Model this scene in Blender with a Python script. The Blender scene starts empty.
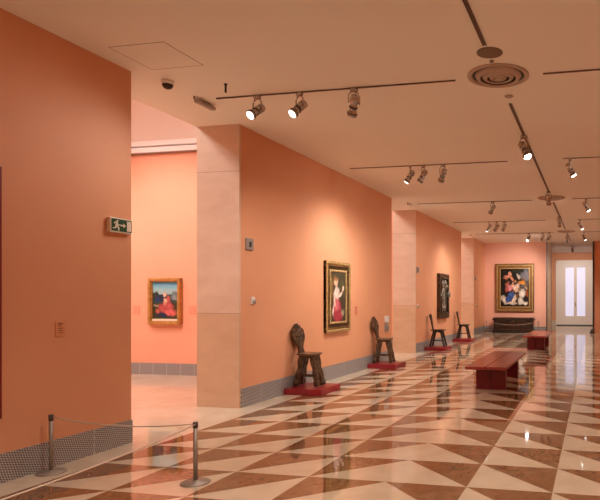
import bpy, bmesh, math, random
from mathutils import Vector, Matrix, Euler
R = math.radians
random.seed(7)
SC = bpy.context.scene
COL = SC.collection
H = 3.83          # hall ceiling height
XL, XR = -4.7, 2.7

# ------------------------------------------------------------------ materials
def srgb(r, g, b):
    f = lambda v: (v/255/12.92) if v/255 <= .04045 else ((v/255+.055)/1.055)**2.4
    return (f(r), f(g), f(b), 1)

def new_mat(name):
    m = bpy.data.materials.new(name); m.use_nodes = True
    nt = m.node_tree; bs = nt.nodes['Principled BSDF']
    return m, nt, bs

def mat(name, col, rough=.6, metal=0, col2=None, scale=5, detail=4, bump=0, bscale=None, spec=.5, stretch=None, lo=.35, hi=.65, distort=0):
    m, nt, bs = new_mat(name)
    bs.inputs['Roughness'].default_value = rough
    bs.inputs['Metallic'].default_value = metal
    bs.inputs['Specular IOR Level'].default_value = spec
    bs.inputs['Base Color'].default_value = col
    tc = nt.nodes.new('ShaderNodeTexCoord'); mp = nt.nodes.new('ShaderNodeMapping')
    nt.links.new(tc.outputs['Object'], mp.inputs['Vector'])
    if stretch: mp.inputs['Scale'].default_value = stretch
    if col2:
        n = nt.nodes.new('ShaderNodeTexNoise'); n.inputs['Scale'].default_value = scale
        n.inputs['Detail'].default_value = detail; n.inputs['Distortion'].default_value = distort
        cr = nt.nodes.new('ShaderNodeValToRGB')
        cr.color_ramp.elements[0].position = lo; cr.color_ramp.elements[0].color = col
        cr.color_ramp.elements[1].position = hi; cr.color_ramp.elements[1].color = col2
        nt.links.new(mp.outputs[0], n.inputs['Vector']); nt.links.new(n.outputs['Fac'], cr.inputs[0])
        nt.links.new(cr.outputs[0], bs.inputs['Base Color'])
    if bump:
        n2 = nt.nodes.new('ShaderNodeTexNoise'); n2.inputs['Scale'].default_value = bscale or scale*4
        n2.inputs['Detail'].default_value = 5
        b = nt.nodes.new('ShaderNodeBump'); b.inputs['Strength'].default_value = bump; b.inputs['Distance'].default_value = .01
        nt.links.new(mp.outputs[0], n2.inputs['Vector']); nt.links.new(n2.outputs['Fac'], b.inputs['Height'])
        nt.links.new(b.outputs[0], bs.inputs['Normal'])
    return m

def emit(name, col, s):
    m, nt, bs = new_mat(name)
    bs.inputs['Base Color'].default_value = (.8, .8, .8, 1)
    bs.inputs['Emission Color'].default_value = col
    bs.inputs['Emission Strength'].default_value = s
    return m

def L(r, g, b): return (r, g, b, 1)
M = {}
M['wall'] = mat('terracotta_paint', L(.695, .328, .176), .62, col2=L(.715, .342, .185), scale=1.3, bump=.03, bscale=160, spec=.3)
M['wall_spotlit'] = mat('terracotta_spotlit', L(.74, .40, .29), .62, col2=L(.76, .42, .305), scale=1.3, bump=.03, bscale=160, spec=.3)  # pinker terracotta: glow of the picture spots put into the colour
M['wall_salmon'] = mat('salmon_paint', L(.80, .38, .245), .62, col2=L(.82, .40, .26), scale=1.1, bump=.03, bscale=160, spec=.3)
M['plaster'] = mat('white_plaster', L(.91, .87, .77), .75, col2=L(.92, .88, .78), scale=.8, bump=.02, bscale=120, spec=.2)
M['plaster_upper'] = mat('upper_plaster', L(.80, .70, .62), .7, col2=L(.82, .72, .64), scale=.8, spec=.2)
M['stone'] = None
M['light_tile'] = mat('cream_marble', L(.58, .475, .335), .045, col2=L(.66, .555, .41), scale=2.3, detail=8, spec=.7, distort=1.2)
M['dark_tile'] = mat('brown_marble', L(.18, .078, .031), .045, col2=L(.26, .122, .052), scale=7, detail=8, spec=.7, distort=2)
M['border_tile'] = mat('pale_border_marble', L(.59, .505, .37), .05, col2=L(.67, .585, .45), scale=3, detail=8, spec=.7, distort=1)
M['black'] = mat('near_black', L(.02, .018, .016), .5)
M['track'] = mat('bronze_track', L(.16, .085, .05), .5)
M['chrome'] = mat('brushed_nickel', L(.50, .46, .41), .25, metal=.85)
M['steel'] = mat('satin_steel', L(.36, .31, .26), .5, metal=.6)
M['darksteel'] = mat('dark_steel', L(.10, .085, .075), .35, metal=.6)
M['cove'] = mat('cove_white', L(.92, .90, .88), .5)
M['white'] = mat('white_enamel', L(.78, .74, .68), .45)
M['grey'] = mat('grey_plastic', L(.30, .25, .22), .5)
M['vent'] = mat('vent_enamel', L(.50, .38, .29), .5)
M['vent_dark'] = mat('vent_throat', L(.09, .06, .045), .7)
M['disc'] = mat('speaker_mesh', L(.20, .14, .09), .7)
M['gold'] = mat('aged_gilt', L(.36, .21, .06), .38, metal=.5, col2=L(.12, .06, .02), scale=26, detail=5, bump=.5, bscale=60)
M['bronze'] = mat('dark_bronze_frame', L(.11, .06, .025), .4, metal=.4, col2=L(.035, .018, .008), scale=24, bump=.5, bscale=60)
M['jamb'] = mat('bronze_jamb', L(.36, .27, .18), .45, col2=L(.40, .30, .20), scale=4)
M['goldl'] = mat('bright_gilt', L(.56, .31, .09), .4, metal=.35, col2=L(.40, .20, .05), scale=14)
M['gold2'] = mat('pale_gilt', L(.70, .50, .22), .4, metal=.4, col2=L(.38, .24, .09), scale=40, bump=.5, bscale=90)
M['darkframe'] = mat('ebonised_frame', L(.025, .015, .008), .3, col2=L(.06, .035, .015), scale=20)
M['walnut'] = mat('carved_walnut', L(.035, .018, .008), .36, col2=L(.12, .06, .027), scale=22, detail=6, bump=.9, bscale=45)
M['walnut_seat'] = mat('worn_walnut', L(.12, .06, .028), .3, col2=L(.22, .12, .06), scale=9, detail=6, bump=.2, bscale=60)
M['oak_dark'] = mat('dark_oak', L(.022, .012, .008), .35, col2=L(.055, .028, .016), scale=18, bump=.4, bscale=50)
M['red'] = mat('red_lacquer', L(.26, .013, .02), .28, col2=L(.29, .018, .024), scale=3)
M['benchtop'] = mat('oxblood_leather', L(.27, .035, .025), .22, col2=L(.31, .045, .032), scale=4)
M['bench'] = mat('oxblood_lacquer', L(.19, .012, .018), .3, col2=L(.21, .016, .02), scale=4)
M['chest'] = mat('dark_chest_wood', L(.012, .007, .005), .35, col2=L(.05, .022, .011), scale=14, detail=6, bump=.9, bscale=30)
M['relief'] = mat('chest_relief', L(.08, .04, .016), .35, metal=.3, col2=L(.02, .01, .006), scale=30, bump=.6, bscale=70)
M['cord'] = mat('pale_cord', L(.62, .50, .38), .6)
M['green'] = mat('sign_green', L(.012, .065, .02), .4)
M['signwhite'] = mat('sign_white', L(.75, .68, .55), .4)
M['labelp'] = mat('wall_label_card', L(.68, .28, .13), .5)
M['labelp2'] = mat('wall_label_pink', L(.62, .19, .11), .5)
M['labelfaint'] = mat('faint_label', L(.78, .31, .195), .5)
M['figure'] = mat('grey_carved_figure', L(.30, .25, .19), .45, col2=L(.06, .045, .03), scale=18, bump=.5, bscale=40)
M['ink'] = mat('label_ink', L(.20, .07, .03), .6)
M['doorpaint'] = mat('cream_door_paint', L(.86, .76, .66), .4)
M['redframe'] = mat('crimson_frame', L(.20, .008, .008), .4)
M['bulb'] = emit('lamp_lens_lit', (1, .93, .82, 1), 6)
M['bulb_hot'] = emit('lamp_lens_glare', (1, .96, .9, 1), 30)
M['bulb_dim'] = mat('lamp_lens_unlit', L(.55, .62, .55), .1, metal=.7)
M['glass_lit'] = emit('daylit_frosted_glass', (.60, .63, .95, 1), .30)
M['skylight'] = emit('skylight_laylight', (1, .95, .91, 1), 7.0)

def stone_mat():
    m, nt, bs = new_mat('travertine_cladding')
    bs.inputs['Roughness'].default_value = .4
    tc = nt.nodes.new('ShaderNodeTexCoord')
    mp = nt.nodes.new('ShaderNodeMapping'); mp.inputs['Scale'].default_value = (1.2, 1.2, 3.0)
    n = nt.nodes.new('ShaderNodeTexNoise'); n.inputs['Scale'].default_value = 1.6; n.inputs['Detail'].default_value = 9; n.inputs['Distortion'].default_value = .8
    cr = nt.nodes.new('ShaderNodeValToRGB')
    cr.color_ramp.elements[0].position = .25; cr.color_ramp.elements[0].color = (.60, .43, .31, 1)
    cr.color_ramp.elements[1].position = .72; cr.color_ramp.elements[1].color = (.70, .525, .40, 1)
    nt.links.new(tc.outputs['Object'], mp.inputs[0]); nt.links.new(mp.outputs[0], n.inputs['Vector']); nt.links.new(n.outputs['Fac'], cr.inputs[0])
    # horizontal joints between the slabs
    sx = nt.nodes.new('ShaderNodeSeparateXYZ'); nt.links.new(tc.outputs['Object'], sx.inputs[0])
    fac = None
    for zj in (1.28, 3.2):
        s = nt.nodes.new('ShaderNodeMath'); s.operation = 'SUBTRACT'; s.inputs[1].default_value = zj
        a = nt.nodes.new('ShaderNodeMath'); a.operation = 'ABSOLUTE'
        l = nt.nodes.new('ShaderNodeMath'); l.operation = 'LESS_THAN'; l.inputs[1].default_value = .004
        nt.links.new(sx.outputs['Z'], s.inputs[0]); nt.links.new(s.outputs[0], a.inputs[0]); nt.links.new(a.outputs[0], l.inputs[0])
        if fac is None: fac = l
        else:
            ad = nt.nodes.new('ShaderNodeMath'); ad.operation = 'ADD'
            nt.links.new(fac.outputs[0], ad.inputs[0]); nt.links.new(l.outputs[0], ad.inputs[1]); fac = ad
    # lower slab is a browner stone
    gt = nt.nodes.new('ShaderNodeMath'); gt.operation = 'LESS_THAN'; gt.inputs[1].default_value = 1.28
    nt.links.new(sx.outputs['Z'], gt.inputs[0])
    mx0 = nt.nodes.new('ShaderNodeMixRGB'); mx0.blend_type = 'MULTIPLY'; mx0.inputs['Color2'].default_value = (.90, .82, .70, 1)
    nt.links.new(gt.outputs[0], mx0.inputs['Fac']); nt.links.new(cr.outputs[0], mx0.inputs['Color1'])
    mx = nt.nodes.new('ShaderNodeMixRGB'); mx.inputs['Color2'].default_value = (.40, .26, .18, 1)
    nt.links.new(fac.outputs[0], mx.inputs['Fac']); nt.links.new(mx0.outputs[0], mx.inputs['Color1'])
    nt.links.new(mx.outputs[0], bs.inputs['Base Color'])
    return m
M['stone'] = stone_mat()

def grille_mat():
    m, nt, bs = new_mat('perforated_metal_skirting')
    bs.inputs['Roughness'].default_value = .45; bs.inputs['Metallic'].default_value = .25
    tc = nt.nodes.new('ShaderNodeTexCoord'); sx = nt.nodes.new('ShaderNodeSeparateXYZ'); nt.links.new(tc.outputs['Object'], sx.inputs[0])
    def mth(op, a, b=None):
        n = nt.nodes.new('ShaderNodeMath'); n.operation = op
        for i, v in enumerate((a, b)):
            if v is None: continue
            if isinstance(v, (int, float)): n.inputs[i].default_value = v
            else: nt.links.new(v, n.inputs[i])
        return n.outputs[0]
    u = mth('MULTIPLY', sx.outputs['Y'], 190.); v = mth('MULTIPLY', sx.outputs['Z'], 205.)
    a = mth('SINE', mth('ADD', u, v)); b = mth('SINE', mth('MULTIPLY', mth('SUBTRACT', u, v), .55))
    p = mth('GREATER_THAN', mth('MULTIPLY', a, b), .08)
    fr = mth('LESS_THAN', mth('FRACT', mth('DIVIDE', sx.outputs['Y'], .93)), .012)
    mx = nt.nodes.new('ShaderNodeMixRGB'); mx.inputs['Color1'].default_value = (.48, .465, .445, 1); mx.inputs['Color2'].default_value = (.11, .09, .078, 1)
    nt.links.new(p, mx.inputs['Fac'])
    m2 = nt.nodes.new('ShaderNodeMixRGB'); m2.inputs['Color2'].default_value = (.48, .465, .445, 1)
    nt.links.new(fr, m2.inputs['Fac']); nt.links.new(mx.outputs[0], m2.inputs['Color1']); nt.links.new(m2.outputs[0], bs.inputs['Base Color'])
    return m
M['grille'] = grille_mat()

def tile_skirting():
    m, nt, bs = new_mat('grey_slab_skirting')
    bs.inputs['Roughness'].default_value = .35
    tc = nt.nodes.new('ShaderNodeTexCoord'); sx = nt.nodes.new('ShaderNodeSeparateXYZ'); nt.links.new(tc.outputs['Object'], sx.inputs[0])
    d = nt.nodes.new('ShaderNodeMath'); d.operation = 'DIVIDE'; d.inputs[1].default_value = .30; nt.links.new(sx.outputs['X'], d.inputs[0])
    f = nt.nodes.new('ShaderNodeMath'); f.operation = 'FRACT'; nt.links.new(d.outputs[0], f.inputs[0])
    l = nt.nodes.new('ShaderNodeMath'); l.operation = 'LESS_THAN'; l.inputs[1].default_value = .04; nt.links.new(f.outputs[0], l.inputs[0])
    mx = nt.nodes.new('ShaderNodeMixRGB'); mx.inputs['Color1'].default_value = (.27, .26, .25, 1); mx.inputs['Color2'].default_value = (.46, .42, .40, 1)
    nt.links.new(l.outputs[0], mx.inputs['Fac']); nt.links.new(mx.outputs[0], bs.inputs['Base Color'])
    return m
M['skirt_tile'] = tile_skirting()

def attr_mat():
    m, nt, bs = new_mat('oil_paint')
    bs.inputs['Roughness'].default_value = .42
    bs.inputs['Specular IOR Level'].default_value = .25
    a = nt.nodes.new('ShaderNodeVertexColor'); a.layer_name = 'paint'
    nt.links.new(a.outputs['Color'], bs.inputs['Base Color'])
    return m
M['oil'] = attr_mat()

# ------------------------------------------------------------------ mesh builder
class MB:
    def __init__(s): s.bm = bmesh.new()
    def _x(s, verts, mtx):
        if mtx is not None: bmesh.ops.transform(s.bm, matrix=mtx, verts=verts)
    def box(s, x0, x1, y0, y1, z0, z1, mtx=None, mi=0):
        v = [s.bm.verts.new(p) for p in ((x0,y0,z0),(x1,y0,z0),(x1,y1,z0),(x0,y1,z0),(x0,y0,z1),(x1,y0,z1),(x1,y1,z1),(x0,y1,z1))]
        for q in ((3,2,1,0),(4,5,6,7),(0,1,5,4),(1,2,6,5),(2,3,7,6),(3,0,4,7)):
            f = s.bm.faces.new([v[i] for i in q]); f.material_index = mi
        s._x(v, mtx); return s
    def lathe(s, prof, n=24, mtx=None, mi=0, caps=True):
        rings = []
        allv = []
        for r, z in prof:
            ring = [s.bm.verts.new((r*math.cos(2*math.pi*k/n), r*math.sin(2*math.pi*k/n), z)) for k in range(n)]
            rings.append(ring); allv += ring
        for a, b in zip(rings, rings[1:]):
            for k in range(n):
                f = s.bm.faces.new((a[k], a[(k+1) % n], b[(k+1) % n], b[k])); f.material_index = mi; f.smooth = True
        if caps:
            for ring, rev in ((rings[0], True), (rings[-1], False)):
                f = s.bm.faces.new(ring[::-1] if rev else ring); f.material_index = mi
        s._x(allv, mtx); return s
    def cyl(s, r, z0, z1, n=20, mtx=None): return s.lathe([(r, z0), (r, z1)], n, mtx)
    def ball(s, c, rx, ry, rz, n=12, mtx=None):
        k = bmesh.ops.create_uvsphere(s.bm, u_segments=n, v_segments=max(6, n//2), radius=1)
        bmesh.ops.transform(s.bm, matrix=Matrix.Translation(c) @ Matrix.Diagonal((rx, ry, rz, 1)), verts=k['verts'])
        for v in k['verts']:
            for f in v.link_faces: f.smooth = True
        s._x(k['verts'], mtx); return s
    def prism(s, pts, d0, d1, axis='x', mtx=None):
        """closed outline pts (u,v) extruded along an axis"""
        def P(u, v, d): return {'x': (d, u, v), 'y': (u, d, v), 'z': (u, v, d)}[axis]
        a = [s.bm.verts.new(P(u, v, d0)) for u, v in pts]; b = [s.bm.verts.new(P(u, v, d1)) for u, v in pts]
        n = len(pts)
        s.bm.faces.new(a[::-1]); s.bm.faces.new(b)
        for k in range(n): s.bm.faces.new((a[k], a[(k+1) % n], b[(k+1) % n], b[k]))
        s._x(a+b, mtx); return s
    def tube(s, pts, r, n=8):
        pts = [Vector(p) for p in pts]; rings = []
        for i, p in enumerate(pts):
            d = (pts[min(i+1, len(pts)-1)] - pts[max(i-1, 0)]).normalized()
            up = Vector((0, 0, 1)) if abs(d.z) < .95 else Vector((1, 0, 0))
            a = d.cross(up).normalized(); b = a.cross(d)
            rr = r[i] if isinstance(r, (list, tuple)) else r
            rings.append([s.bm.verts.new(p + a*rr*math.cos(2*math.pi*k/n) + b*rr*math.sin(2*math.pi*k/n)) for k in range(n)])
        for A, B in zip(rings, rings[1:]):
            for k in range(n):
                f = s.bm.faces.new((A[k], A[(k+1) % n], B[(k+1) % n], B[k])); f.smooth = True
        s.bm.faces.new(rings[0][::-1]); s.bm.faces.new(rings[-1]); return s
    def build(s, name, m, parent=None, bevel=0, seg=2, subdiv=0):
        bmesh.ops.recalc_face_normals(s.bm, faces=s.bm.faces[:])
        me = bpy.data.meshes.new(name); s.bm.to_mesh(me); s.bm.free()
        for q in (m if isinstance(m, (list, tuple)) else [m]): me.materials.append(q)
        o = bpy.data.objects.new(name, me); COL.objects.link(o)
        if parent is not None: o.parent = parent
        if bevel:
            b = o.modifiers.new('bevel', 'BEVEL'); b.width = bevel; b.segments = seg; b.limit_method = 'ANGLE'; b.angle_limit = R(40)
        if subdiv:
            b = o.modifiers.new('sub', 'SUBSURF'); b.levels = subdiv; b.render_levels = subdiv
        return o

def tag(o, label, cat, group=None):
    o['label'] = label; o['category'] = cat
    if group: o['group'] = group
    return o
def thing(name, label, cat, loc=(0,0,0), rz=0, group=None):
    o = bpy.data.objects.new(name, None); COL.objects.link(o); o.empty_display_size = .1
    o.location = loc; o.rotation_euler = (0, 0, rz)
    return tag(o, label, cat, group)
def struct(o): o['kind'] = 'structure'; return o
def children(o): return [c for c in COL.objects if c.parent == o]
def dup(o, parent=None):
    c = o.copy(); COL.objects.link(c); c.parent = parent
    for ch in [k for k in o.children]: dup(ch, c)
    return c

# ------------------------------------------------------------------ setting
GAPS = [(5.12, 6.955), (12.88, 14.72), (20.08, 22.22)]
YF = 24.5
def wallbox(name, mats, x0, x1, y0, y1, z0, z1):
    return struct(MB().box(x0, x1, y0, y1, z0, z1).build(name, mats))
wallbox('wall_left', M['wall'], -5.37, XL, -5, 5.12, 0, H)
# the side-room floor, hall floor
def build_floor():
    bm = bmesh.new()
    def quad(pts, mi):
        f = bm.faces.new([bm.verts.new((x, y, 0)) for x, y in pts]); f.material_index = mi
    x0, x1 = -4.37, 2.38
    dy = .63; y0 = 4.43 - dy*15; ny = 44; y1 = y0 + dy*ny
    cw = .675
    for i in range(10):
        a = x0 + cw*i; b = a + cw
        for j in range(ny):
            c = y0 + dy*j; d = c + dy
            if i < 4:   # diagonal near-left to far-right
                quad([(a, c), (b, d), (a, d)], 1); quad([(a, c), (b, c), (b, d)], 0)
            else:
                quad([(a, d), (b, c), (b, d)], 1); quad([(a, d), (a, c), (b, c)], 0)
    quad([(-13, -6), (x0, -6), (x0, 25.5), (-13, 25.5)], 2)
    quad([(x1, -6), (3.5, -6), (3.5, 25.5), (x1, 25.5)], 2)
    quad([(x0, -6), (x1, -6), (x1, y0), (x0, y0)], 2)
    quad([(x0, y1), (x1, y1), (x1, 25.5), (x0, 25.5)], 2)
    quad([(-13, 25.5), (3.5, 25.5), (3.5, 32), (-13, 32)], 0)
    bmesh.ops.recalc_face_normals(bm, faces=bm.faces[:])
    me = bpy.data.meshes.new('floor'); bm.to_mesh(me); bm.free()
    for k in ('light_tile', 'dark_tile', 'border_tile'): me.materials.append(M[k])
    o = bpy.data.objects.new('floor', me); COL.objects.link(o)
    for p in me.polygons:
        if p.normal.z < 0: p.flip()
    struct(o)
build_floor()
struct(MB().box(-5.342, 3.0, -5, 31, H, H+.3).build('ceiling', M['plaster']))
struct(MB().box(-12.5, -5.37, -1, 24.5, 5.9, 6.1).build('ceiling', M['plaster_upper']))
# upper wall above the hall ceiling, seen from the side galleries
wallbox('wall_upper', M['plaster_upper'], -5.342, -5.2, -1, 24.5, H+.3, 6.1)
wallbox('wall_right', M['wall'], XR, XR+.3, -5, 31, 0, H)
wallbox('wall_back', M['wall'], -5.37, 3.0, -5.3, -5, 0, H)
wallbox('wall_outer', M['wall_salmon'], -12.8, -12.5, -1, 24.5, 0, 6.1)
# transverse walls of the side galleries
for ya in (-1.0, 9.7, 17.6, 24.5):
    wallbox('wall_side', M['wall_salmon'], -12.5, -5.37, ya, ya+.3, 0, 4.28)
    wallbox('wall_side_upper', M['plaster_upper'], -12.5, -5.37, ya, ya+.3, 4.5, 6.1)
    wallbox('wall_side_backing', M['plaster_upper'], -12.5, -5.37, ya+.1, ya+.3, 4.28, 4.5)
# left wall pieces with stone-clad near ends
pieces = [(6.955, 12.88), (14.72, 20.08), (22.22, YF)]
for a, b in pieces:
    wallbox('wall_left', M['wall'], -5.31, XL, a+.03, b, 0, H)
    n = struct(MB().box(-5.342, XL+.004, a, a+.03, 0, H).build('trim_1', M['stone']))
    wallbox('baseboard_left', M['grille'], XL, XL+.018, a+.03, b, 0, .26)
wallbox('baseboard_left', M['grille'], XL, XL+.018, -5, 5.12, 0, .235)
wallbox('baseboard_right', M['grille'], XR-.018, XR, -5, YF, 0, .25)
for ya in (9.7, 17.6):
    wallbox('baseboard_side', M['skirt_tile'], -12.5, -5.37, ya-.02, ya, 0, .22)
# white lighting cove over the picture rail of the side gallery
for k, (z0, z1, dp, mm) in enumerate(((4.28, 4.375, .12, 'cove'), (4.375, 4.405, .02, 'darksteel'), (4.405, 4.50, .12, 'cove'), (4.27, 4.28, .11, 'grey'))):  # lowest grey strip is a painted shadow line under the cove
    struct(MB().box(-12.5, -5.37, 9.7-dp, 9.7, z0, z1).build('trim_3', M[mm]))
# skylights (daylight laylights) over the side galleries
for y0, y1 in ((1.8, 6.2), (10.3, 14.2), (18.2, 22.2)):
    struct(MB().box(-8.5, -6.9, y0, y1, 5.86, 5.9).build('window_1', M['skylight']))
# far wall with opening to the lobby
wallbox('wall_far', M['wall_spotlit'], -4.7, -2.0, YF, YF+.3, 0, H)
struct(MB().box(-1.985, -1.83, YF-.01, YF+.31, 0, H).build('trim_2', M['jamb']))
struct(MB().box(-2.03, -1.985, YF-.03, YF+.02, 0, H).build('trim_2', M['darksteel']))
wallbox('wall_far', M['wall'], -.03, 2.7, YF, YF+.3, 0, H)
struct(MB().box(-.10, -.03, YF-.04, YF+.32, 0, H).build('trim_2', M['darksteel']))
struct(MB().lathe([(.10, 0), (.10, .04), (.055, .09), (.055, .16)], 20, Matrix.Translation((-.12, YF-.09, 0))).build('trim_4', M['darksteel']))
wallbox('wall_far', M['wall'], -5.37, -4.7, YF, 31, 0, H)
wallbox('baseboard_far', M['grille'], -4.68, -2.03, YF-.018, YF, 0, .25)
YD = 30.6
wallbox('wall_lobby', M['wall'], -4.7, -1.98, YD, YD+.3, 0, H)
wallbox('wall_lobby', M['wall'], -.06, 2.7, YD, YD+.3, 0, H)
wallbox('wall_lobby', M['wall'], -1.98, -.06, YD, YD+.3, 3.38, H)
for x0, x1 in ((-4.7, -2.0), (-.04, 2.7)):
    wallbox('baseboard_far', M['border_tile'], x0, x1, YD-.02, YD, 0, .26)
def far_door():
    d = MB()
    # leaf with two tall openings
    xs = [-1.98, -1.52, -1.09, -.93, -.50, -.06]
    d.box(xs[0], xs[1], YD-.03, YD+.05, .04, 3.38); d.box(xs[2], xs[3], YD-.03, YD+.05, .04, 3.38); d.box(xs[4], xs[5], YD-.03, YD+.05, .04, 3.38)
    for a, b in ((1, 2), (3, 4)):
        d.box(xs[a], xs[b], YD-.03, YD+.05, .04, .50); d.box(xs[a], xs[b], YD-.03, YD+.05, 3.05, 3.38)
    o = struct(d.build('door_1', M['doorpaint']))
    for a, b in ((1, 2), (3, 4)):
        MB().box(xs[a], xs[b], YD+.0, YD+.015, .50, 3.05).build('glass_pane', M['glass_lit'], o)
    fr = MB()
    fr.box(-2.03, -1.98, YD-.05, YD+.06, 0, 3.43).box(-.06, -.01, YD-.05, YD+.06, 0, 3.43).box(-2.03, -.01, YD-.05, YD+.06, 3.38, 3.43)
    fr.build('door_frame', M['doorpaint'], o)
    MB().box(-2.0, -.04, YD-.06, YD+.06, 0, .045).build('threshold', M['darksteel'], o)
    MB().box(-1.03, -.99, YD-.07, YD-.03, 1.0, 1.22).build('door_handle', M['steel'], o)
far_door()

# ------------------------------------------------------------------ floor furniture
def bench(label, loc):
    t = thing('bench', label, 'bench', loc, 0, 'benches down the middle of the hall')
    for s in (-1, 1):
        x0, x1 = (-.325, -.007) if s < 0 else (.007, .325)
        MB().box(x0, x1, -1.27, 1.27, .372, .42).build('top_plank', M['benchtop'], t, bevel=.006)
        for yy in (-.74, .74):
            a, b = (-.245, -.004) if s < 0 else (.004, .245)
            MB().box(a, b, yy-.06, yy+.06, 0, .372).build('leg', M['bench'], t, bevel=.004)
    MB().box(-.19, .19, -.68, .68, .30, .37).build('rail', M['bench'], t, bevel=.004)
    return t
bench('oxblood red bench with two planks, the nearer one in mid hall', (-1.66, 9.99, 0))
bench('smaller looking dark red bench, the farther one before the lobby', (-1.65, 17.15, 0))

def platform(label, y, d=.66):
    o = MB().box(-.31, .31, -d/2, d/2, 0, .095).build('chair_platform', M['red'], None, bevel=.005)
    o.location = (XL+.335, y, 0)
    return tag(o, label, 'platform', 'red platforms under the chairs')
PY = [8.38, 11.68, 15.80, 19.02]
platform('low crimson platform under the nearest carved chair', PY[0])
platform('low crimson platform under the second carved chair, by the stone pillar', PY[1])
platform('low crimson platform under the plain dark chair below the relief', PY[2], .68)
platform('low crimson platform under the farthest chair along the left wall', PY[3], .68)

def mirror(pts): return pts + [(-u, v) for u, v in reversed(pts)]
LEG = [(.055, .0), (.150, .0), (.175, .03), (.165, .075), (.135, .10), (.150, .135), (.158, .18), (.14, .23), (.115, .27), (.12, .31), (.145, .345), (.15, .40), (.135, .455)]
def leg_outline():
    right = LEG
    left = [(-u, v) for u, v in reversed(LEG)]
    notch = [(-.03, .05), (-.045, .11), (-.018, .17), (0, .19), (.018, .17), (.045, .11), (.03, .05)]
    return right + left + notch
def back_outline():
    r = [(.060, 0), (.07, .04), (.052, .09), (.062, .14), (.10, .20), (.145, .26), (.168, .33), (.15, .38), (.16, .41), (.125, .45), (.085, .455), (.07, .50), (.03, .505), (.022, .535)]
    return mirror(r)
def relief(m, spots, face, th):
    for (u, v, ru, rv) in spots:
        for sx in (-1, 1):
            m.ball((sx*th/2, u, v), .012, ru, rv, 10, face)
def sgabello(label, loc, rz=0, wood='walnut', seatm='walnut_seat', group='carved chairs with sculpted backs'):
    t = thing('carved_chair', label, 'chair', loc, rz, group)
    s = MB()
    oct_ = [(-.175, -.09), (-.125, -.16), (.125, -.16), (.175, -.09), (.175, .09), (.125, .16), (-.125, .16), (-.175, .09)]
    s.prism(oct_, .485, .515, 'z')
    s.build('seat', M[seatm], t, bevel=.008)
    a = MB(); inner = [(u*.82, v*.82) for u, v in oct_]
    a.prism(inner, .445, .485, 'z'); a.build('apron', M[wood], t, bevel=.006)
    for sx, ang in ((1, -12), (-1, 11)):
        T = Matrix.Translation((sx*.095, 0, .45)) @ Matrix.Rotation(R(ang), 4, 'Y') @ Matrix.Diagonal((.85, .80, 1, 1)) @ Matrix.Translation((0, 0, -.455))
        m = MB(); m.prism(leg_outline(), -.034, .034, 'x', T)
        relief(m, [(.10, .37, .035, .05), (-.10, .37, .035, .05), (0, .33, .04, .06), (.11, .19, .03, .05), (-.11, .19, .03, .05), (.12, .04, .035, .035), (-.12, .04, .035, .035), (0, .42, .09, .02)], T, .064)
        m.ball((.0, .13, .03), .045, .035, .032, 12, T); m.ball((.0, -.13, .03), .045, .035, .032, 12, T)
        m.build('leg', M[wood], t, bevel=.006)
    st = MB(); st.tube([(-.13, 0, .155), (-.07, 0, .155), (0, 0, .155), (.07, 0, .155), (.13, 0, .155)], [.012, .018, .024, .018, .012], 10)
    st.build('stretcher', M[wood], t)
    T = Matrix.Translation((-.135, 0, .485)) @ Matrix.Rotation(R(-12), 4, 'Y') @ Matrix.Diagonal((1, 1, .93, 1))
    b = MB(); b.prism(back_outline(), -.022, .022, 'x', T)
    relief(b, [(0, .35, .055, .075), (.085, .33, .028, .05), (-.085, .33, .028, .05), (.06, .42, .03, .025), (-.06, .42, .03, .025), (0, .22, .035, .06), (0, .11, .026, .05), (0, .47, .025, .025), (.05, .26, .02, .03), (-.05, .26, .02, .03)], T, .044)
    b.build('backrest', M[wood], t, bevel=.005)
    return t
sgabello('carved walnut chair with scalloped fan back, nearest on the left wall', (XL+.275, PY[0], .104), R(-3))
sgabello('second carved walnut chair, right of the woman in red painting', (XL+.275, PY[1]-.02, .104), R(2))

def plain_chair(label, loc, rz=0, top=.49):
    t = thing('side_chair', label, 'chair', loc, rz, 'plain dark chairs with narrow backs')
    oct_ = [(-.20, -.13), (-.16, -.17), (.16, -.17), (.20, -.13), (.20, .13), (.16, .17), (-.16, .17), (-.20, .13)]
    MB().prism(oct_, .445, .472, 'z').build('seat', M['oak_dark'], t, bevel=.006)
    ap = MB(); ap.prism([(-.13, .445), (.13, .445), (.11, .40), (.05, .385), (0, .41), (-.05, .385), (-.11, .40)], -.10, .10, 'y'); ap.build('apron', M['oak_dark'], t, bevel=.004)
    for sx in (-1, 1):
        for sy in (-1, 1):
            m = MB(); P0 = Vector((sx*.10, sy*.09, .45)); P1 = Vector((sx*.205, sy*.14, 0))
            q = []
            for k in range(9):
                f = k/8; p = P0.lerp(P1, f); q.append(tuple(p))
            m.tube(q, [.032, .036, .028, .034, .027, .032, .027, .031, .028], 8)
            m.build('leg', M['oak_dark'], t)
    st = MB(); st.tube([(-.165, .0, .16), (.165, 0, .16)], .014, 8); st.tube([(-.165, -.125, .16), (-.165, .125, .16)], .014, 8); st.tube([(.165, -.125, .16), (.165, .125, .16)], .014, 8)
    st.build('stretcher', M['oak_dark'], t)
    T = Matrix.Translation((-.15, 0, .46)) @ Matrix.Rotation(R(-11), 4, 'Y')
    r = [(.045, 0), (.04, .08), (.045, .16), (.06, .26), (.085, .36), (.105, .42), (.09, .445), (.06, .43), (.03, .46)]
    b = MB(); b.prism(mirror(r), -.016, .016, 'x', T)
    relief(b, [(0, .34, .04, .05), (0, .2, .02, .05), (.05, .39, .02, .02), (-.05, .39, .02, .02)], T, .032)
    b.build('backrest', M['oak_dark'], t, bevel=.004)
    return t
plain_chair('plain dark wood chair with slender back, below the sculpted relief', (XL+.33, PY[2], .104))
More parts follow.
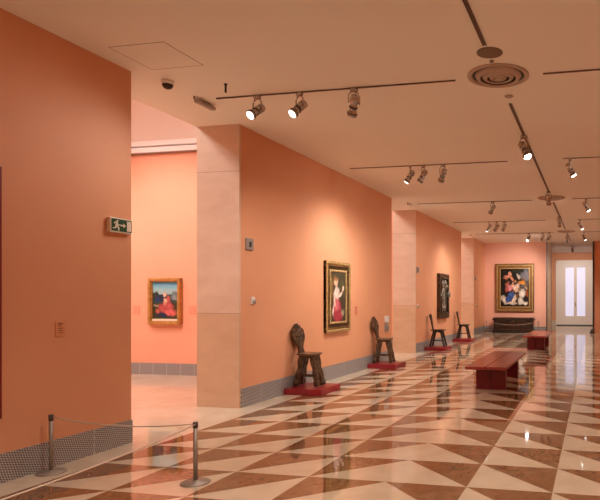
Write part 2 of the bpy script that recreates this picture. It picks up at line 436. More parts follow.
plain_chair('farthest dark wood chair on the left wall, by the last pillar', (XL+.33, PY[3], .104))

# carved chest below the large painting
def chest():
    t = thing('carved_chest', 'long dark carved wooden chest under the large mythological painting', 'chest', (-3.37, 24.16, 0)); t.scale = (1, 1, 1.13)
    MB().box(-.83, .83, -.24, .24, .06, .46).build('body', M['chest'], t, bevel=.02)
    MB().prism([(-.88, .46), (.88, .46), (.88, .51), (.83, .56), (-.83, .56), (-.88, .51)], -.28, .28, 'y').build('lid', M['chest'], t, bevel=.008)
    MB().prism([(-.88, .0), (-.80, .0), (-.76, .04), (.76, .04), (.80, .0), (.88, .0), (.86, .12), (-.86, .12)], -.27, .27, 'y').build('plinth', M['chest'], t, bevel=.006)
    g = MB()
    pts = [(-.80 + 1.6*k/24, -.245, .40 - .12*math.sin(math.pi*k/24)) for k in range(25)]
    g.tube(pts, .016, 8)
    for k in range(9):
        x = -.68 + .17*k
        g.ball((x, -.245, .25), .04, .018, .06, 10); g.ball((x+.06, -.245, .42), .025, .012, .03, 8)
    g.ball((0, -.25, .38), .08, .02, .09, 12)
    g.build('carved_front', M['relief'], t)
chest()

# ------------------------------------------------------------------ barrier posts
def post(label, x, y, h=.495, r=.113, name='barrier_post', group='steel barrier posts'):
    t = thing(name, label, 'barrier post', (x, y, 0), 0, group)
    MB().lathe([(r, 0), (r, .006), (r*.93, .013), (.03, .017), (.022, .025)], 36).build('base', M['steel'], t)
    MB().lathe([(.0165, .015), (.0165, h-.015)], 20).build('pole', M['steel'], t)
    c = MB(); c.lathe([(.0195, h-.05), (.0195, h-.004), (.015, h)], 20); c.build('cap', M['darksteel'], t)
    return t
P1 = (-4.558, 4.10); P2 = (-3.162, 4.10); P3 = (-2.959, 1.888)
PA = post('short steel barrier post by the grille skirting at lower left', *P1)
PB = post('short steel barrier post standing free on the patterned floor', *P2)
post('nearest short steel barrier post, holding the cord that leaves the picture', *P3)
def cord(owner, a, b, sag, z=.474, r=.0052):
    n = 16; pts = []; ox, oy = owner.location.x, owner.location.y
    for k in range(n+1):
        f = k/n; pts.append((a[0]+(b[0]-a[0])*f-ox, a[1]+(b[1]-a[1])*f-oy, z - sag*4*f*(1-f)))
    o = MB().tube(pts, r, 6).build('barrier_cord', M['cord'], owner); o['label'] = 'pale elastic cord'
cord(PA, (P1[0]+.018, P1[1]), (P2[0]-.021, P2[1]), .045)
cord(PB, (P2[0]+.01, P2[1]-.018), (P3[0], P3[1]+.022), .03)
C1 = (-4.48, 23.75); C2 = (-2.30, 23.75)
CC = [post(lb, x, y, .50, .09, group='thin posts guarding the chest') for (x, y), lb in ((C1, 'thin far barrier post left of the carved chest'), (C2, 'thin far barrier post right of the carved chest'))]
cord(CC[0], (C1[0]+.018, C1[1]), (C2[0]-.021, C2[1]), .14, r=.006)

# ------------------------------------------------------------------ pictures
def painted(name, w, h, bg, blobs, nx, ny, parent, axis='x', noise=.12, seed=1):
    """flat canvas in local (u,z), facing +x (axis x, u=y) or -y (axis y, u=x); colours are the pigment"""
    rnd = random.Random(seed)
    bm = bmesh.new(); vs = []; cols = []
    for j in range(ny+1):
        for i in range(nx+1):
            u, v = i/nx, j/ny
            p = ((0, (u-.5)*w, (v-.5)*h) if axis == 'x' else ((u-.5)*w, 0, (v-.5)*h))
            vs.append(bm.verts.new(p))
            c = list(bg(u, v))
            for (cx, cy, rx, ry, ang, col, soft) in blobs:
                uu = u + .012*math.sin(v*29+cx*11) + .006*math.sin(u*57+v*41+cy*7); vv = v + .012*math.sin(u*31+cy*9) + .006*math.cos(v*63-u*37+cx*5)
                du, dv = (uu-cx), (vv-cy)*h/w
                ca, sa = math.cos(R(ang)), math.sin(R(ang))
                a = (du*ca + dv*sa)/rx; b = (-du*sa + dv*ca)/ry
                d = math.sqrt(a*a+b*b)
                k = max(0, min(1, (1-d)/soft + .5))
                k = k*k*(3-2*k)
                sh = (1.08 - .42*min(1, d)**2 - .25*(a+b)*.5) * (1 + .16*math.sin(a*5.5+b*2.2+cx*9+1.3*math.sin(b*4+u*20)))
                c = [c[q]*(1-k) + min(1, max(.004, col[q]*sh))*k for q in range(3)]
            n = 1 + noise*(rnd.random()-.5)*2
            cols.append([x*n for x in c]+[1])
    for j in range(ny):
        for i in range(nx):
            a = j*(nx+1)+i
            bm.faces.new((vs[a], vs[a+1], vs[a+nx+2], vs[a+nx+1]))
    me = bpy.data.meshes.new(name); bm.to_mesh(me); bm.free()
    ca = me.color_attributes.new('paint', 'FLOAT_COLOR', 'POINT')
    for i, c in enumerate(cols): ca.data[i].color = c
    me.materials.append(M['oil'])
    o = bpy.data.objects.new(name, me); COL.objects.link(o); o.parent = parent
    for p in me.polygons:
        bad = p.normal.x < 0 if axis == 'x' else p.normal.y > 0
        if bad: p.flip()
    return o
def S(r, g, b): return srgb(r, g, b)[:3]

def frame_ring(w, h, layers, axis='x'):
    """layers: (outer inset, inner inset, depth0, depth1) rectangular mouldings; one MB"""
    m = MB()
    for (o_, i_, d0, d1) in layers:
        W, Hh, w2, h2 = w/2-o_, h/2-o_, w/2-i_, h/2-i_
        for (a0, a1, b0, b1) in ((-W, W, h2, Hh), (-W, W, -Hh, -h2), (-W, -w2, -h2, h2), (w2, W, -h2, h2)):
            if axis == 'x': m.box(d0, d1, a0, a1, b0, b1)
            else: m.box(a0, a1, -d1, -d0, b0, b1)
    return m
def carved_beads(m, w, h, inset, d, n_w, n_h, r, axis='x'):
    W, Hh = w/2-inset, h/2-inset
    pts = [(-W+2*W*k/n_w, s*Hh) for k in range(n_w+1) for s in (-1, 1)] + [(s*W, -Hh+2*Hh*k/n_h) for k in range(1, n_h) for s in (-1, 1)]
    for u, v in pts:
        m.ball((d, u, v) if axis == 'x' else (u, -d, v), r, r, r, 8)

# 1: woman in a red skirt, wall 2
def painting_one():
    w, h = 1.02, 1.29
    t = thing('framed_painting', 'framed painting of a standing figure in red, between the two carved chairs', 'painting', (XL, 9.92, 1.505))
    f = frame_ring(w, h, [(0, .075, 0, .055), (.06, .09, 0, .062)]); f.build('outer_frame', M['gold'], t, bevel=.006)
    bd = frame_ring(w, h, [(.0, .022, 0, .065)]); carved_beads(bd, w, h, .035, .052, 30, 36, .016); bd.build('bead_moulding', M['gold2'], t)
    frame_ring(w, h, [(.09, .15, 0, .045)]).build('dark_moulding', M['darkframe'], t, bevel=.004)
    g = frame_ring(w, h, [(.15, .19, 0, .055)]); carved_beads(g, w, h, .17, .055, 22, 26, .012); g.build('inner_frame', M['gold2'], t, bevel=.004)
    bg = lambda u, v: [a*(.75+.5*v) for a in (.060, .052, .030)]
    B = [(.80, .72, .22, .30, 0, S(84, 78, 52), .6), (.12, .70, .16, .4, 0, S(110, 86, 50), .7),
         (.46, .22, .30, .34, 8, S(186, 74, 84), .3), (.55, .12, .30, .18, 0, S(166, 60, 70), .35), (.40, .38, .19, .24, 8, S(208, 108, 112), .4),
         (.43, .58, .18, .18, 0, S(232, 206, 190), .3), (.28, .45, .06, .2, 12, S(230, 200, 184), .3), (.20, .24, .05, .16, -6, S(226, 196, 180), .3),
         (.68, .55, .16, .05, 35, S(236, 206, 188), .3), (.84, .68, .05, .08, -10, S(240, 214, 196), .3),
         (.38, .80, .13, .14, 0, S(222, 180, 150), .3), (.34, .86, .12, .07, 10, S(150, 104, 60), .4),
         (.82, .18, .12, .10, 0, S(150, 136, 110), .5)]
    c = painted('canvas', w-.37, h-.37, bg, B, 56, 72, t, 'x', .10, 3); c.location = (.035, 0, 0)
painting_one()

# 2: relief in a dark frame, wall 3
def relief_panel():
    w, h = 1.12, 1.38
    t = thing('framed_relief', 'dark framed panel with sculpted grey figures above the plain chairs', 'relief', (XL, 17.40, 1.53))
    f = frame_ring(w, h, [(0, .14, 0, .10), (.13, .17, 0, .12)]); carved_beads(f, w, h, .15, .12, 18, 18, .016); f.build('outer_frame', M['bronze'], t, bevel=.008)
    MB().box(0, .06, -w/2+.16, w/2-.16, -h/2+.16, h/2-.16).build('panel', M['darkframe'], t)
    bg = lambda u, v: (.05, .04, .03)
    B = [(.30, .5, .14, .5, 5, S(150, 140, 124), .5), (.56, .42, .2, .3, -12, S(128, 116, 98), .5), (.6, .75, .16, .12, 0, S(176, 160, 140), .5), (.75, .2, .2, .12, 0, S(110, 92, 72), .5)]
    c = painted('canvas', w-.32, h-.32, bg, B, 44, 44, t, 'x', .35, 5); c.location = (.064, 0, 0)
    m = MB()
    rr = random.Random(4)
    for k in range(16):
        m.ball((.07, rr.uniform(-.34, .34), rr.uniform(-.45, .45)), rr.uniform(.03, .07), rr.uniform(.05, .10), rr.uniform(.06, .16), 10)
    m.ball((.10, .44, .05), .08, .07, .13, 10); m.ball((.09, -.44, .02), .06, .07, .12, 10)
    m.build('sculpted_figures', M['figure'], t)
relief_panel()

# 3: large painting on the far wall
def big_painting():
    w, h = 1.66, 2.05
    t = thing('framed_painting', 'large gilt framed painting of pale figures on black, on the far wall', 'painting', (-3.37, YF, 1.90))
    f = frame_ring(w, h, [(0, .20, 0, .08), (.0, .05, 0, .10), (.17, .21, 0, .095)], 'y'); carved_beads(f, w, h, .11, .08, 20, 24, .025, 'y'); f.build('outer_frame', M['gold'], t, bevel=.01)
    bg = lambda u, v: (.010+.02*max(0, u-.6), .008+.016*max(0, u-.6), .006+.014*max(0, u-.6))
    B = [(.92, .84, .24, .26, 0, S(120, 124, 132), .5), (.84, .58, .20, .10, 30, S(96, 92, 88), .6), (.6, .95, .22, .1, 0, S(40, 46, 30), .5),
         (.27, .80, .13, .06, 15, S(206, 138, 110), .35), (.33, .86, .06, .07, 40, S(222, 160, 132), .3), (.40, .74, .05, .09, 30, S(214, 150, 120), .3), (.16, .74, .08, .03, -20, S(190, 120, 96), .4),
         (.62, .80, .05, .10, 30, S(196, 184, 170), .4), (.72, .64, .10, .06, 0, S(206, 140, 62), .4), (.80, .62, .09, .07, -20, S(214, 150, 70), .4),
         (.26, .55, .09, .09, 0, S(190, 110, 92), .35), (.34, .50, .10, .12, -20, S(210, 140, 140), .35), (.22, .46, .05, .12, 10, S(170, 90, 80), .4),
         (.56, .50, .11, .15, -18, S(222, 196, 172), .3), (.47, .55, .10, .04, 20, S(226, 190, 164), .3),
         (.15, .18, .09, .15, 15, S(204, 196, 176), .3), (.38, .10, .22, .05, -5, S(206, 196, 176), .35), (.47, .20, .07, .17, -25, S(220, 206, 180), .3),
         (.38, .30, .10, .16, -28, S(62, 96, 160), .25), (.29, .20, .10, .12, -30, S(52, 84, 148), .3),
         (.75, .36, .13, .16, -8, S(216, 214, 204), .3), (.70, .16, .10, .14, 0, S(206, 204, 192), .3), (.85, .10, .10, .06, -10, S(220, 214, 198), .3),
         (.44, .40, .05, .05, 0, S(120, 76, 50), .6), (.60, .30, .05, .12, 0, S(96, 70, 50), .6), (.66, .44, .05, .06, 20, S(150, 120, 92), .5), (.52, .66, .04, .05, 0, S(190, 140, 104), .4),
         (.28, .64, .05, .05, 0, S(150, 96, 60), .5), (.43, .62, .035, .045, 0, S(206, 160, 130), .4), (.78, .70, .05, .04, 30, S(150, 92, 40), .5), (.88, .50, .06, .05, -30, S(176, 150, 120), .5),
         (.92, .36, .05, .12, 0, S(150, 76, 40), .5), (.06, .22, .04, .10, 0, S(190, 182, 164), .4)]
    frame_ring(w, h, [(.185, .215, 0, .10), (.06, .085, 0, .10)], 'y').build('inner_fillet', M['gold2'], t)
    c = painted('canvas', w-.40, h-.40, bg, B, 72, 86, t, 'y', .12, 9); c.location = (0, -.03, 0)
big_painting()

# 4: small painting in the side gallery
def side_painting():
    w, h = .71, .90
    t = thing('framed_painting', 'small gilt framed painting of a seated red robed figure, in the side gallery', 'painting', (-8.11, 9.7, 1.415))
    f = frame_ring(w, h, [(0, .06, 0, .09), (.045, .075, 0, .065)], 'y'); f.build('outer_frame', M['goldl'], t, bevel=.012)
    MB().box(-w/2+.075, w/2-.075, -.05, -.02, -h/2+.075, -h/2+.115).build('inscribed_ledge', M['signwhite'], t)
    def bg(u, v):
        if v > .80: return S(96+40*(1-v)*5, 160+30*(1-v)*5, 200)
        if v > .66: return S(150, 184, 190)
        if v > .42: return S(50, 72, 80)
        return S(62, 62, 36)
    B = [(.12, .62, .14, .14, 0, S(58, 62, 50), .4), (.20, .54, .10, .10, 0, S(34, 62, 110), .4), (.86, .60, .14, .18, 0, S(122, 138, 140), .5), (.86, .46, .16, .06, 0, S(60, 78, 72), .5),
         (.14, .36, .14, .04, 0, S(150, 140, 116), .5), (.38, .56, .10, .12, 0, S(40, 54, 80), .35), (.50, .12, .40, .09, 0, S(34, 52, 82), .4),
         (.58, .30, .26, .22, -12, S(186, 88, 86), .25), (.70, .18, .26, .14, -8, S(196, 100, 96), .3), (.36, .30, .16, .15, 30, S(178, 84, 80), .35), (.20, .22, .10, .10, 30, S(170, 90, 76), .4),
         (.60, .52, .10, .14, 0, S(184, 96, 90), .35), (.46, .66, .07, .08, 0, S(226, 190, 160), .35), (.50, .50, .06, .08, 20, S(232, 196, 166), .4), (.46, .42, .05, .08, 0, S(206, 150, 120), .4)]
    c = painted('canvas', w-.15, h-.19, bg, B, 48, 58, t, 'y', .10, 12); c.location = (0, -.03, .02)
side_painting()

# 5: edge of a crimson frame at the far left of the photograph
def edge_frame():
    t = thing('framed_picture', 'crimson edged picture cut off by the left border of the photo', 'picture', (XL, 3.062, 1.535))
    frame_ring(1.38, 2.01, [(0, .07, 0, .06)]).build('outer_frame', M['redframe'], t, bevel=.004)
    MB().box(0, .03, -.62, .62, -.935, .935).build('panel', M['darkframe'], t)
edge_frame()

# ------------------------------------------------------------------ wall fittings
def exit_sign():
    t = thing('exit_sign', 'green emergency exit sign with running figure, arrow and door', 'sign', (XL, 4.948, 2.215))
    w, h = .27, .145
    MB().box(0, .045, -w/2, w/2, -h/2, h/2).build('housing', M['signwhite'], t, bevel=.004)
    MB().box(.045, .047, -w/2+.012, w/2-.006, -h/2+.012, h/2-.012).build('green_panel', M['green'], t)
    W, Hh = w-.018, h-.024; u0, v0 = -w/2+.012, -h/2+.012
    U = lambda u, v: (u0+u*W, v0+v*Hh)
    def plate(polys, name):
        m = MB()
        for p in polys: m.prism([U(*q) for q in p], .047, .0485, 'x')
        return m.build(name, M['signwhite'], t)
    circ = [(.285+.045*math.cos(a*R(30)), .845+.085*math.sin(a*R(30))) for a in range(12)]
    man = [circ,
           [(.16, .78), (.22, .80), (.30, .72), (.32, .50), (.25, .42), (.19, .50), (.21, .66), (.16, .70)],      # trunk
           [(.16, .78), (.10, .62), (.13, .57), (.20, .72)],                                                       # rear arm
           [(.29, .70), (.34, .56), (.42, .58), (.42, .50), (.32, .48), (.26, .60)],                               # front arm
           [(.22, .48), (.30, .46), (.38, .30), (.37, .05), (.31, .05), (.31, .27), (.20, .40)],                   # front leg
           [(.19, .50), (.15, .30), (.05, .26), (.05, .18), (.20, .22), (.27, .42)]]                               # rear leg
    plate(man, 'running_figure')
    plate([[(.43, .45), (.57, .45), (.57, .32), (.70, .51), (.57, .70), (.57, .57), (.43, .57)]], 'arrow')
    plate([[(.75, .08), (.96, .08), (.96, .92), (.75, .92)]], 'door_symbol')
exit_sign()

def wall_label(label, y, z, w, h, m='labelp', lines=5, X=XL):
    t = thing('wall_label', label, 'label', (X, y, z), 0, 'picture labels')
    MB().box(0, .006, -w/2, w/2, -h/2, h/2).build('card', M[m], t)
    ls = MB(); rr = random.Random(int(y*10))
    for k in range(lines):
        zz = h*.34 - k*h*.6/max(1, lines-1); hh = h*(.045 if k == 0 else .025)
        ls.box(.006, .0068, -w*.28, -w*.28 + w*(.56 if k != 1 else .4)*rr.uniform(.85, 1), zz-hh, zz+hh)
    ls.build('text_lines', M['ink'], t)
wall_label('small terracotta caption card on the near left wall', 4.315, 1.215, .10, .135)
wall_label('small pink caption card right of the figure in red painting', 10.82, 1.23, .11, .17, 'labelp2', 4)
def side_label(x, label):
    t = tag(MB().box(x-.07, x+.07, 9.69, 9.70, 1.16, 1.33)  .build('wall_label', M['labelfaint']), label, 'label', 'caption cards in the side gallery')
side_label(-8.78, 'pale caption card left of the small side gallery painting')
side_label(-7.55, 'pale caption card right of the small side gallery painting')

def sensor(label, y, z=2.23, s=.16):
    t = thing('wall_sensor', label, 'sensor', (XL, y, z), 0, 'grey wall sensors')
    MB().box(0, .03, -s/2, s/2, -s/2, s/2).build('housing', M['grey'], t, bevel=.005)
    MB().box(.03, .033, -s*.16, s*.16, -s*.25, s*.2).build('display', M['black'], t)
sensor('square grey sensor high on the wall beside the nearest pillar', 7.17)
sensor('square grey sensor beside the second stone pillar', 14.88)
sensor('square grey sensor beside the last stone pillar', 22.45)
def switch(label, y, z=1.43):
    t = thing('wall_detector', label, 'detector', (XL, y, z), 0, 'small white wall detectors')
    MB().box(0, .02, -.04, .04, -.05, .05).build('housing', M['white'], t, bevel=.004)
    MB().lathe([(.028, 0), (.028, .02), (.015, .035)], 16, Matrix.Translation((.02, 0, -.02)) @ Matrix.Rotation(R(90), 4, 'Y')).build('knob', M['grey'], t)
switch('small white detector low on the wall right of the nearest pillar', 7.26, 1.45)
switch('small white detector beside the second stone pillar', 14.88, 1.25)
switch('small white detector beside the last stone pillar', 22.7, 1.15)
def thermo():
    t = thing('thermostat', 'white thermostat box above a grey one behind second carved chair', 'thermostat', (XL, 12.5, .9))
    MB().box(0, .04, -.10, .10, .02, .17).build('white_box', M['white'], t, bevel=.006)
    MB().box(0, .035, -.09, .09, -.19, -.01).build('grey_box', M['grey'], t, bevel=.006)
    MB().lathe([(.05, 0), (.05, .02), (.03, .03)], 18, Matrix.Translation((.035, 0, -.10)) @ Matrix.Rotation(R(90), 4, 'Y')).build('dial', M['steel'], t)
thermo()

# ------------------------------------------------------------------ ceiling fittings
def track(label, x0, x1, y0, y1, along):
    w = .018
    m = MB()
    if along == 'x':
        m.box(x0, x1, y0-w/2, y0-w/2+.007, H-.012, H).box(x0, x1, y0+w/2-.007, y0+w/2, H-.012, H).box(x0, x1, y0-w/2, y0+w/2, H-.004, H)
    else:
        m.box(x0-w, x0-w+.008, y0, y1, H-.012, H).box(x0+w-.008, x0+w, y0, y1, H-.012, H).box(x0-w, x0+w, y0, y1, H-.004, H)
    return tag(m.build('lighting_track', M['track']), label, 'lighting track', 'ceiling lighting tracks')
T = ['nearest cross', 'second cross', 'third cross', 'fourth cross', 'farthest cross']
YT = [6.0, 9.75, 13.78, 17.48, 20.85]
for k, y in enumerate(YT):
    track('thin bronze light track left of the centre line, %s row' % T[k], -4.35, -1.47, y, y, 'x')
    track('thin bronze light track right of the centre line, %s row' % T[k], -.53, 2.3, y, y, 'x')
for lb, a, b in (('at the top edge of the photo', -2.5, 5.22), ('between the large air vent and the second vent', 6.85, 12.9), ('between the second and third vents', 14.2, 19.9), ('beyond the third vent', 21.2, 24.2)):
    track('central bronze light track %s' % lb, -1.0, -1.0, a, b, 'y')

def vent(label, y, R0=.325):
    t = thing('ceiling_vent', label, 'air vent', (-1.0, y, H), 0, 'round ceiling air vents')
    MB().lathe([(R0, 0), (R0*1.0, -.012), (R0*.90, -.022), (R0*.84, -.006), (R0*.84, 0)], 48, caps=False).build('outer_ring', M['vent'], t)
    MB().lathe([(R0*.86, -.002), (.001, -.002)], 48, caps=False).build('throat', M['vent_dark'], t)
    for a in (.70, .48, .27):
        MB().lathe([(R0*(a+.05), -.004), (R0*a, -.03), (R0*(a-.10), -.04), (R0*(a-.13), -.030), (R0*(a-.03), -.018), (R0*(a+.03), -.002)], 40, caps=False).build('cone_ring', M['vent'], t)
    MB().lathe([(R0*.13, -.02), (R0*.13, -.038), (.001, -.042)], 24).build('centre_disc', M['vent'], t)
vent('large round air vent with concentric rings, nearest the camera', 5.97)
vent('second round air vent, beyond the glaring spotlight', 13.55)
vent('third and farthest round air vent on the centre line', 20.55)
t_ = tag(MB().lathe([(.125, 0), (.125, -.006), (.115, -.01), (.001, -.010)], 32, Matrix.Translation((-.985, 5.39, H))).build('ceiling_speaker', M['disc']), 'flat brown disc speaker just before the large air vent', 'speaker')
tag(MB().lathe([(.022, 0), (.022, -.01), (.014, -.02)], 16, Matrix.Translation((-1.0, 5.58, H))).build('ceiling_sensor', M['grey']), 'tiny ceiling sensor between disc speaker and large vent', 'sensor')
tag(MB().lathe([(.05, 0), (.05, -.008), (.03, -.018)], 20, Matrix.Translation((-.98, 6.60, H))).build('smoke_detector', M['vent']), 'small pale ceiling detector between large vent and central track', 'detector')
def hatch():
    m = MB(); x0, x1, y0, y1 = -4.45, -3.86, 4.58, 5.12; w = .0025
    m.box(x0, x1, y0-w, y0+w, H-.002, H).box(x0, x1, y1-w, y1+w, H-.002, H).box(x0-w, x0+w, y0, y1, H-.002, H).box(x1-w, x1+w, y0, y1, H-.002, H)
    t = thing('ceiling_hatch', 'square access hatch outlined by thin joints in the ceiling', 'hatch', (0, 0, 0))
    m.build('joint', M['disc'], t)
    MB().box(x0+w, x1-w, y0+w, y1-w, H-.0015, H).build('panel', M['plaster'], t)
hatch()
def dome():
    t = thing('security_camera', 'white ceiling dome camera with black lens at upper left', 'camera', (-4.52, 5.42, H))
    MB().lathe([(.062, 0), (.064, -.02), (.058, -.04)], 28).build('housing', M['white'], t)
    MB().lathe([(.055, -.038), (.052, -.058), (.038, -.078), (.016, -.088), (.002, -.09)], 28).build('dome', M['black'], t)
dome()
def emergency(label, x, y, s=1):
    t = thing('emergency_light', label, 'lamp', (x, y, H), 0, 'slim ceiling emergency lights')
    MB().box(-.035*s, .035*s, -.12*s, .19*s, -.06, -.02).build('body', M['steel'] if s == 1 else M['white'], t, bevel=.012)
    MB().tube([(0, -.16*s, 0), (0, -.16*s, -.03), (0, -.10*s, -.045)], .011, 8).build('arm', M['grey'], t)
    MB().box(-.012, .012, .0, .12*s, -.021, 0).build('mount', M['grey'], t)
emergency('slim silver emergency light on the ceiling by the nearest pillar', -4.56, 6.05)
emergency('small white ceiling light above the second stone pillar', -4.52, 13.65, .8)
emergency('small white ceiling light above the last stone pillar', -4.56, 21.0, .8)
tag(MB().lathe([(.011, -.095), (.011, -.012), (.018, -.010), (.018, 0)], 12, Matrix.Translation((-3.96, 5.62, H))).build('sprinkler', M['black']), 'short dark sprinkler rod hanging from the ceiling left of the nearest track', 'sprinkler')

# ------------------------------------------------------------------ track spotlights
def spot_head(name='track_spotlight'):
    t = thing(name, 'x', 'spotlight', (0, 0, H))
    MB().box(-.035, .035, -.016, .016, -.03, 0).build('adapter', M['chrome'], t, bevel=.004)
    arc = [(-.052, 0, -.125)] + [(-.052*math.cos(a), 0, -.062-.035*math.sin(a)+.012) for a in (0, R(30), R(60), R(90), R(120), R(150), R(180))] + [(.052, 0, -.125)]
    m = MB(); m.tube([(-.050, 0, -.142), (-.052, 0, -.07), (-.036, 0, -.04), (0, 0, -.028), (.036, 0, -.04), (.052, 0, -.07), (.050, 0, -.142)], .0075, 8)
    m.build('bracket', M['chrome'], t)
    # body built pointing down -z, pivot at origin; placed at z -.12
    b = MB()
    b.lathe([(.020, .085), (.040, .075), (.040, .012), (.030, .006), (.030, -.012), (.036, -.018), (.036, -.045), (.030, -.05), (.030, -.055), (.042, -.075), (.045, -.10), (.045, -.118), (.039, -.118), (.037, -.10)], 24)
    body = b.build('lamp_body', M['chrome'], t); body.location = (0, 0, -.142)
    c = MB(); c.lathe([(.0435, -.082), (.048, -.086), (.048, -.096), (.0445, -.10)], 24, caps=False); c.lathe([(.037, -.022), (.040, -.026), (.040, -.038), (.037, -.042)], 24, caps=False)
    c.build('cooling_ring', M['darksteel'], body)
    lens = MB(); lens.lathe([(.0385, -.112), (.034, -.1165), (.001, -.1175)], 24)
    lens.build('lens', M['bulb'], body)
    return t
PROTO = spot_head()
first = [True]
def head(label, x, y, aim, watts=60, size=55, lens='bulb', group='track spotlights', sc=1.0, blend=.8, colr=(1, .92, .86)):
    t = PROTO if first[0] else dup(PROTO)
    first[0] = False
    t['label'] = label; t['group'] = group
    t.location = (x, y, H-.010); t.scale = (sc*1.2, sc*1.2, sc*1.2)
    d = Vector(aim) - Vector((x, y, H-.13)); d.normalize()
    yaw = math.atan2(d.y, d.x) + R(90)       # bracket axis (local x) perpendicular to aim
    tilt = math.acos(max(-1, min(1, -d.z)))
    t.rotation_euler = (0, 0, yaw)
    body = [c for c in t.children if c.name.startswith('lamp_body')][0]
    body.rotation_euler = (-tilt, 0, 0)
    ln = [c for c in body.children if c.name.startswith('lens')][0]
    if lens != 'bulb':
        me = ln.data.copy(); me.materials[0] = M[lens]; ln.data = me
    if watts:
        li = bpy.data.lights.new('beam', 'SPOT'); li.energy = watts; li.spot_size = R(size); li.spot_blend = blend
        li.color = colr; li.shadow_soft_size = .045
        lo = bpy.data.objects.new('beam', li); COL.objects.link(lo); lo.parent = body; lo.location = (0, 0, -.135)
    return t
def lamp_only(x, y, aim, watts, size=80, colr=(1, .87, .77), soft=.06, z=H-.2):
    li = bpy.data.lights.new('unseen_beam', 'SPOT'); li.energy = watts; li.spot_size = R(size); li.spot_blend = .9; li.color = colr; li.shadow_soft_size = soft
    o = bpy.data.objects.new('unseen_beam', li); COL.objects.link(o); o.location = (x, y, z)
    d = Vector(aim) - Vector((x, y, z)); o.rotation_euler = d.to_track_quat('-Z', 'Y').to_euler()

# row 1
head('leftmost lit spotlight on the nearest track, lens turned to the left wall', -3.82, 6.0, (-4.6, 2.6, .9), 17, 100)
head('second lit spotlight on the nearest track, beside the leftmost one', -3.29, 6.0, (-4.6, 3.2, .6), 17, 100)
head('spotlight hanging straight down on the nearest track, third from left', -2.63, 6.0, (-4.3, 8.0, .2), 70, 100, 'bulb_dim')
# row 2
head('left spotlight of three on the second track, lens lit', -3.21, 9.75, (-4.7, 9.4, 1.1), 50, 115, blend=1)
head('middle spotlight of three on the second track', -2.97, 9.75, (-4.7, 10.2, 1.1), 52, 110, 'bulb_dim', blend=1)
head('right spotlight of three on the second track, hanging straight', -2.61, 9.75, (-4.5, 12.0, .2), 44, 90, 'bulb_dim')
head('lit spotlight on the second track right of the centre line', -.41, 9.75, (1.6, 9.4, 0), 60, 70)
# row 3
head('single spotlight left of the centre on the third track', -2.44, 13.78, (-4.7, 15.8, .7), 50, 100, 'bulb_dim')
head('lit spotlight on the third track right of the centre line', -.21, 13.78, (1.6, 13.4, 0), 60, 70)
# row 4
head('left spotlight of three on the fourth track, lens lit', -3.21, 17.48, (-4.7, 17.2, 1.0), 30, 110)
head('middle spotlight of three on the fourth track, lens lit', -2.97, 17.48, (-4.7, 18.2, 1.0), 30, 110)
head('right spotlight of three on the fourth track, unlit looking', -2.73, 17.48, (-4.6, 19.8, .4), 40, 90, 'bulb_dim')
head('spotlight on the fourth track right of the centre line', -.44, 17.48, (1.6, 17.1, 0), 60, 70)
# row 5
head('bright spotlight on the farthest track, in front of the large painting', -2.36, 20.85, (-2.9, 19.9, 2.6), 0, 60)
head('left one of two close spotlights on the farthest track', -1.86, 20.85, (-3.3, 24.5, 1.9), 120, 60, 'bulb_dim', colr=(1, .84, .76))
head('right one of two close spotlights on the farthest track', -1.62, 20.85, (-3.6, 24.5, 2.0), 120, 60, 'bulb_dim', colr=(1, .84, .76))
head('spotlight on the farthest track right of the centre line', -.40, 20.85, (1.6, 20.4, 0), 60, 70)
# centre line
head('dazzling white spotlight on the central track, the brightest lamp of all', -1.0, 8.22, (.6, 6.6, .4), 80, 90, 'bulb_hot', sc=1.15)
head('spotlight on the central track just before the second vent', -1.0, 12.65, (-1.0, 15.5, 0), 110, 80, 'bulb_dim')
head('spotlight on the central track midway between second and third vent', -1.0, 16.6, (-1.0, 18.5, 0), 110, 80, 'bulb_dim')
head('spotlight on the central track just beyond the third vent', -1.0, 21.5, (-1.0, 23.5, 0), 80, 80, 'bulb_dim')
head('farthest spotlight, on the lobby ceiling before the white door', -1.0, 26.3, (-1.0, 30.0, 1.2), 50, 80, 'bulb_dim')

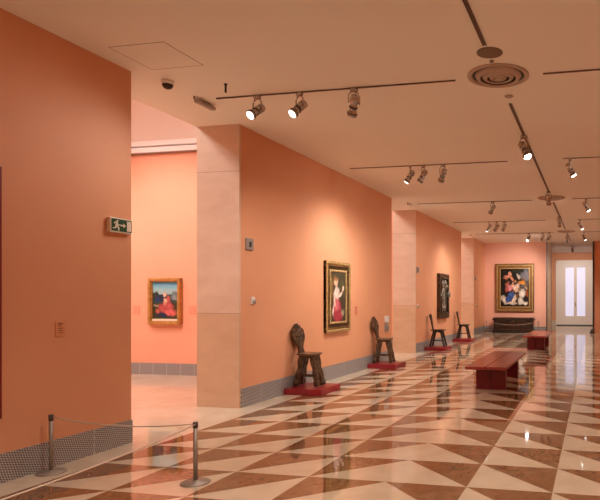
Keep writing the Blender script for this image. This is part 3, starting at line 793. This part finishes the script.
# unseen spots added as ambient fill: right wall, near end and behind the camera
for y in (1.5, 5.5, 9.75, 13.8, 17.5, 21.5):
    lamp_only(1.4, y, (2.7, y, 1.3), 70, 90)
    if y > 5: lamp_only(.9, y, (-4.7, y+(3.6 if y < 6 else 1.0), 1.0), 135, 56 if y < 6 else 76, soft=.25, z=H-.42)  # added spot washing evenly across the left wall, no lamp body
for y in (-3, 0, 3):
    lamp_only(-1.0, y, (-1.2, y+.8, 0), 150, 120)
lamp_only(-3.2, 1.0, (-4.7, 1.0, 1.2), 70, 90)
lamp_only(-3.2, -3.0, (-4.7, -3.0, 1.4), 110, 75)
lamp_only(-1.6, 26.0, (-1.5, 30.6, 1.6), 85, 80)  # this spot and the next are added to brighten the lobby
lamp_only(-.4, 26.0, (-.6, 30.6, 1.6), 85, 80)
# side gallery picture lights
lamp_only(-8.1, 7.6, (-8.1, 9.7, 1.0), 130, 115, (1, .82, .76), z=4.6)
lamp_only(-10.5, 7.6, (-10.5, 9.7, 1.4), 110, 110, (1, .82, .76), z=4.6)

# ------------------------------------------------------------------ world, camera
w = bpy.data.worlds.new('world'); SC.world = w; w.use_nodes = True
w.node_tree.nodes['Background'].inputs[0].default_value = (.9, .75, .62, 1)
w.node_tree.nodes['Background'].inputs[1].default_value = .3
cam = bpy.data.cameras.new('camera'); co = bpy.data.objects.new('camera', cam); COL.objects.link(co)
co.location = (0, 0, 1.5)
co.rotation_euler = (R(90), 0, math.atan2(115, 575))
cam.sensor_fit = 'HORIZONTAL'; cam.sensor_width = 36; cam.lens = 36*575/600
cam.shift_x = -.3; cam.shift_y = 47/600
cam.clip_start = .05; cam.clip_end = 200
SC.camera = co
SC.view_settings.view_transform = 'Standard'; SC.view_settings.look = 'None'
SC.view_settings.gamma = 1; SC.view_settings.use_curve_mapping = False
SC.view_settings.exposure = 0.93
SC.cycles.use_denoising = True
SC.cycles.max_bounces = 12; SC.cycles.diffuse_bounces = 9; SC.cycles.glossy_bounces = 5
SC.cycles.sample_clamp_indirect = 6
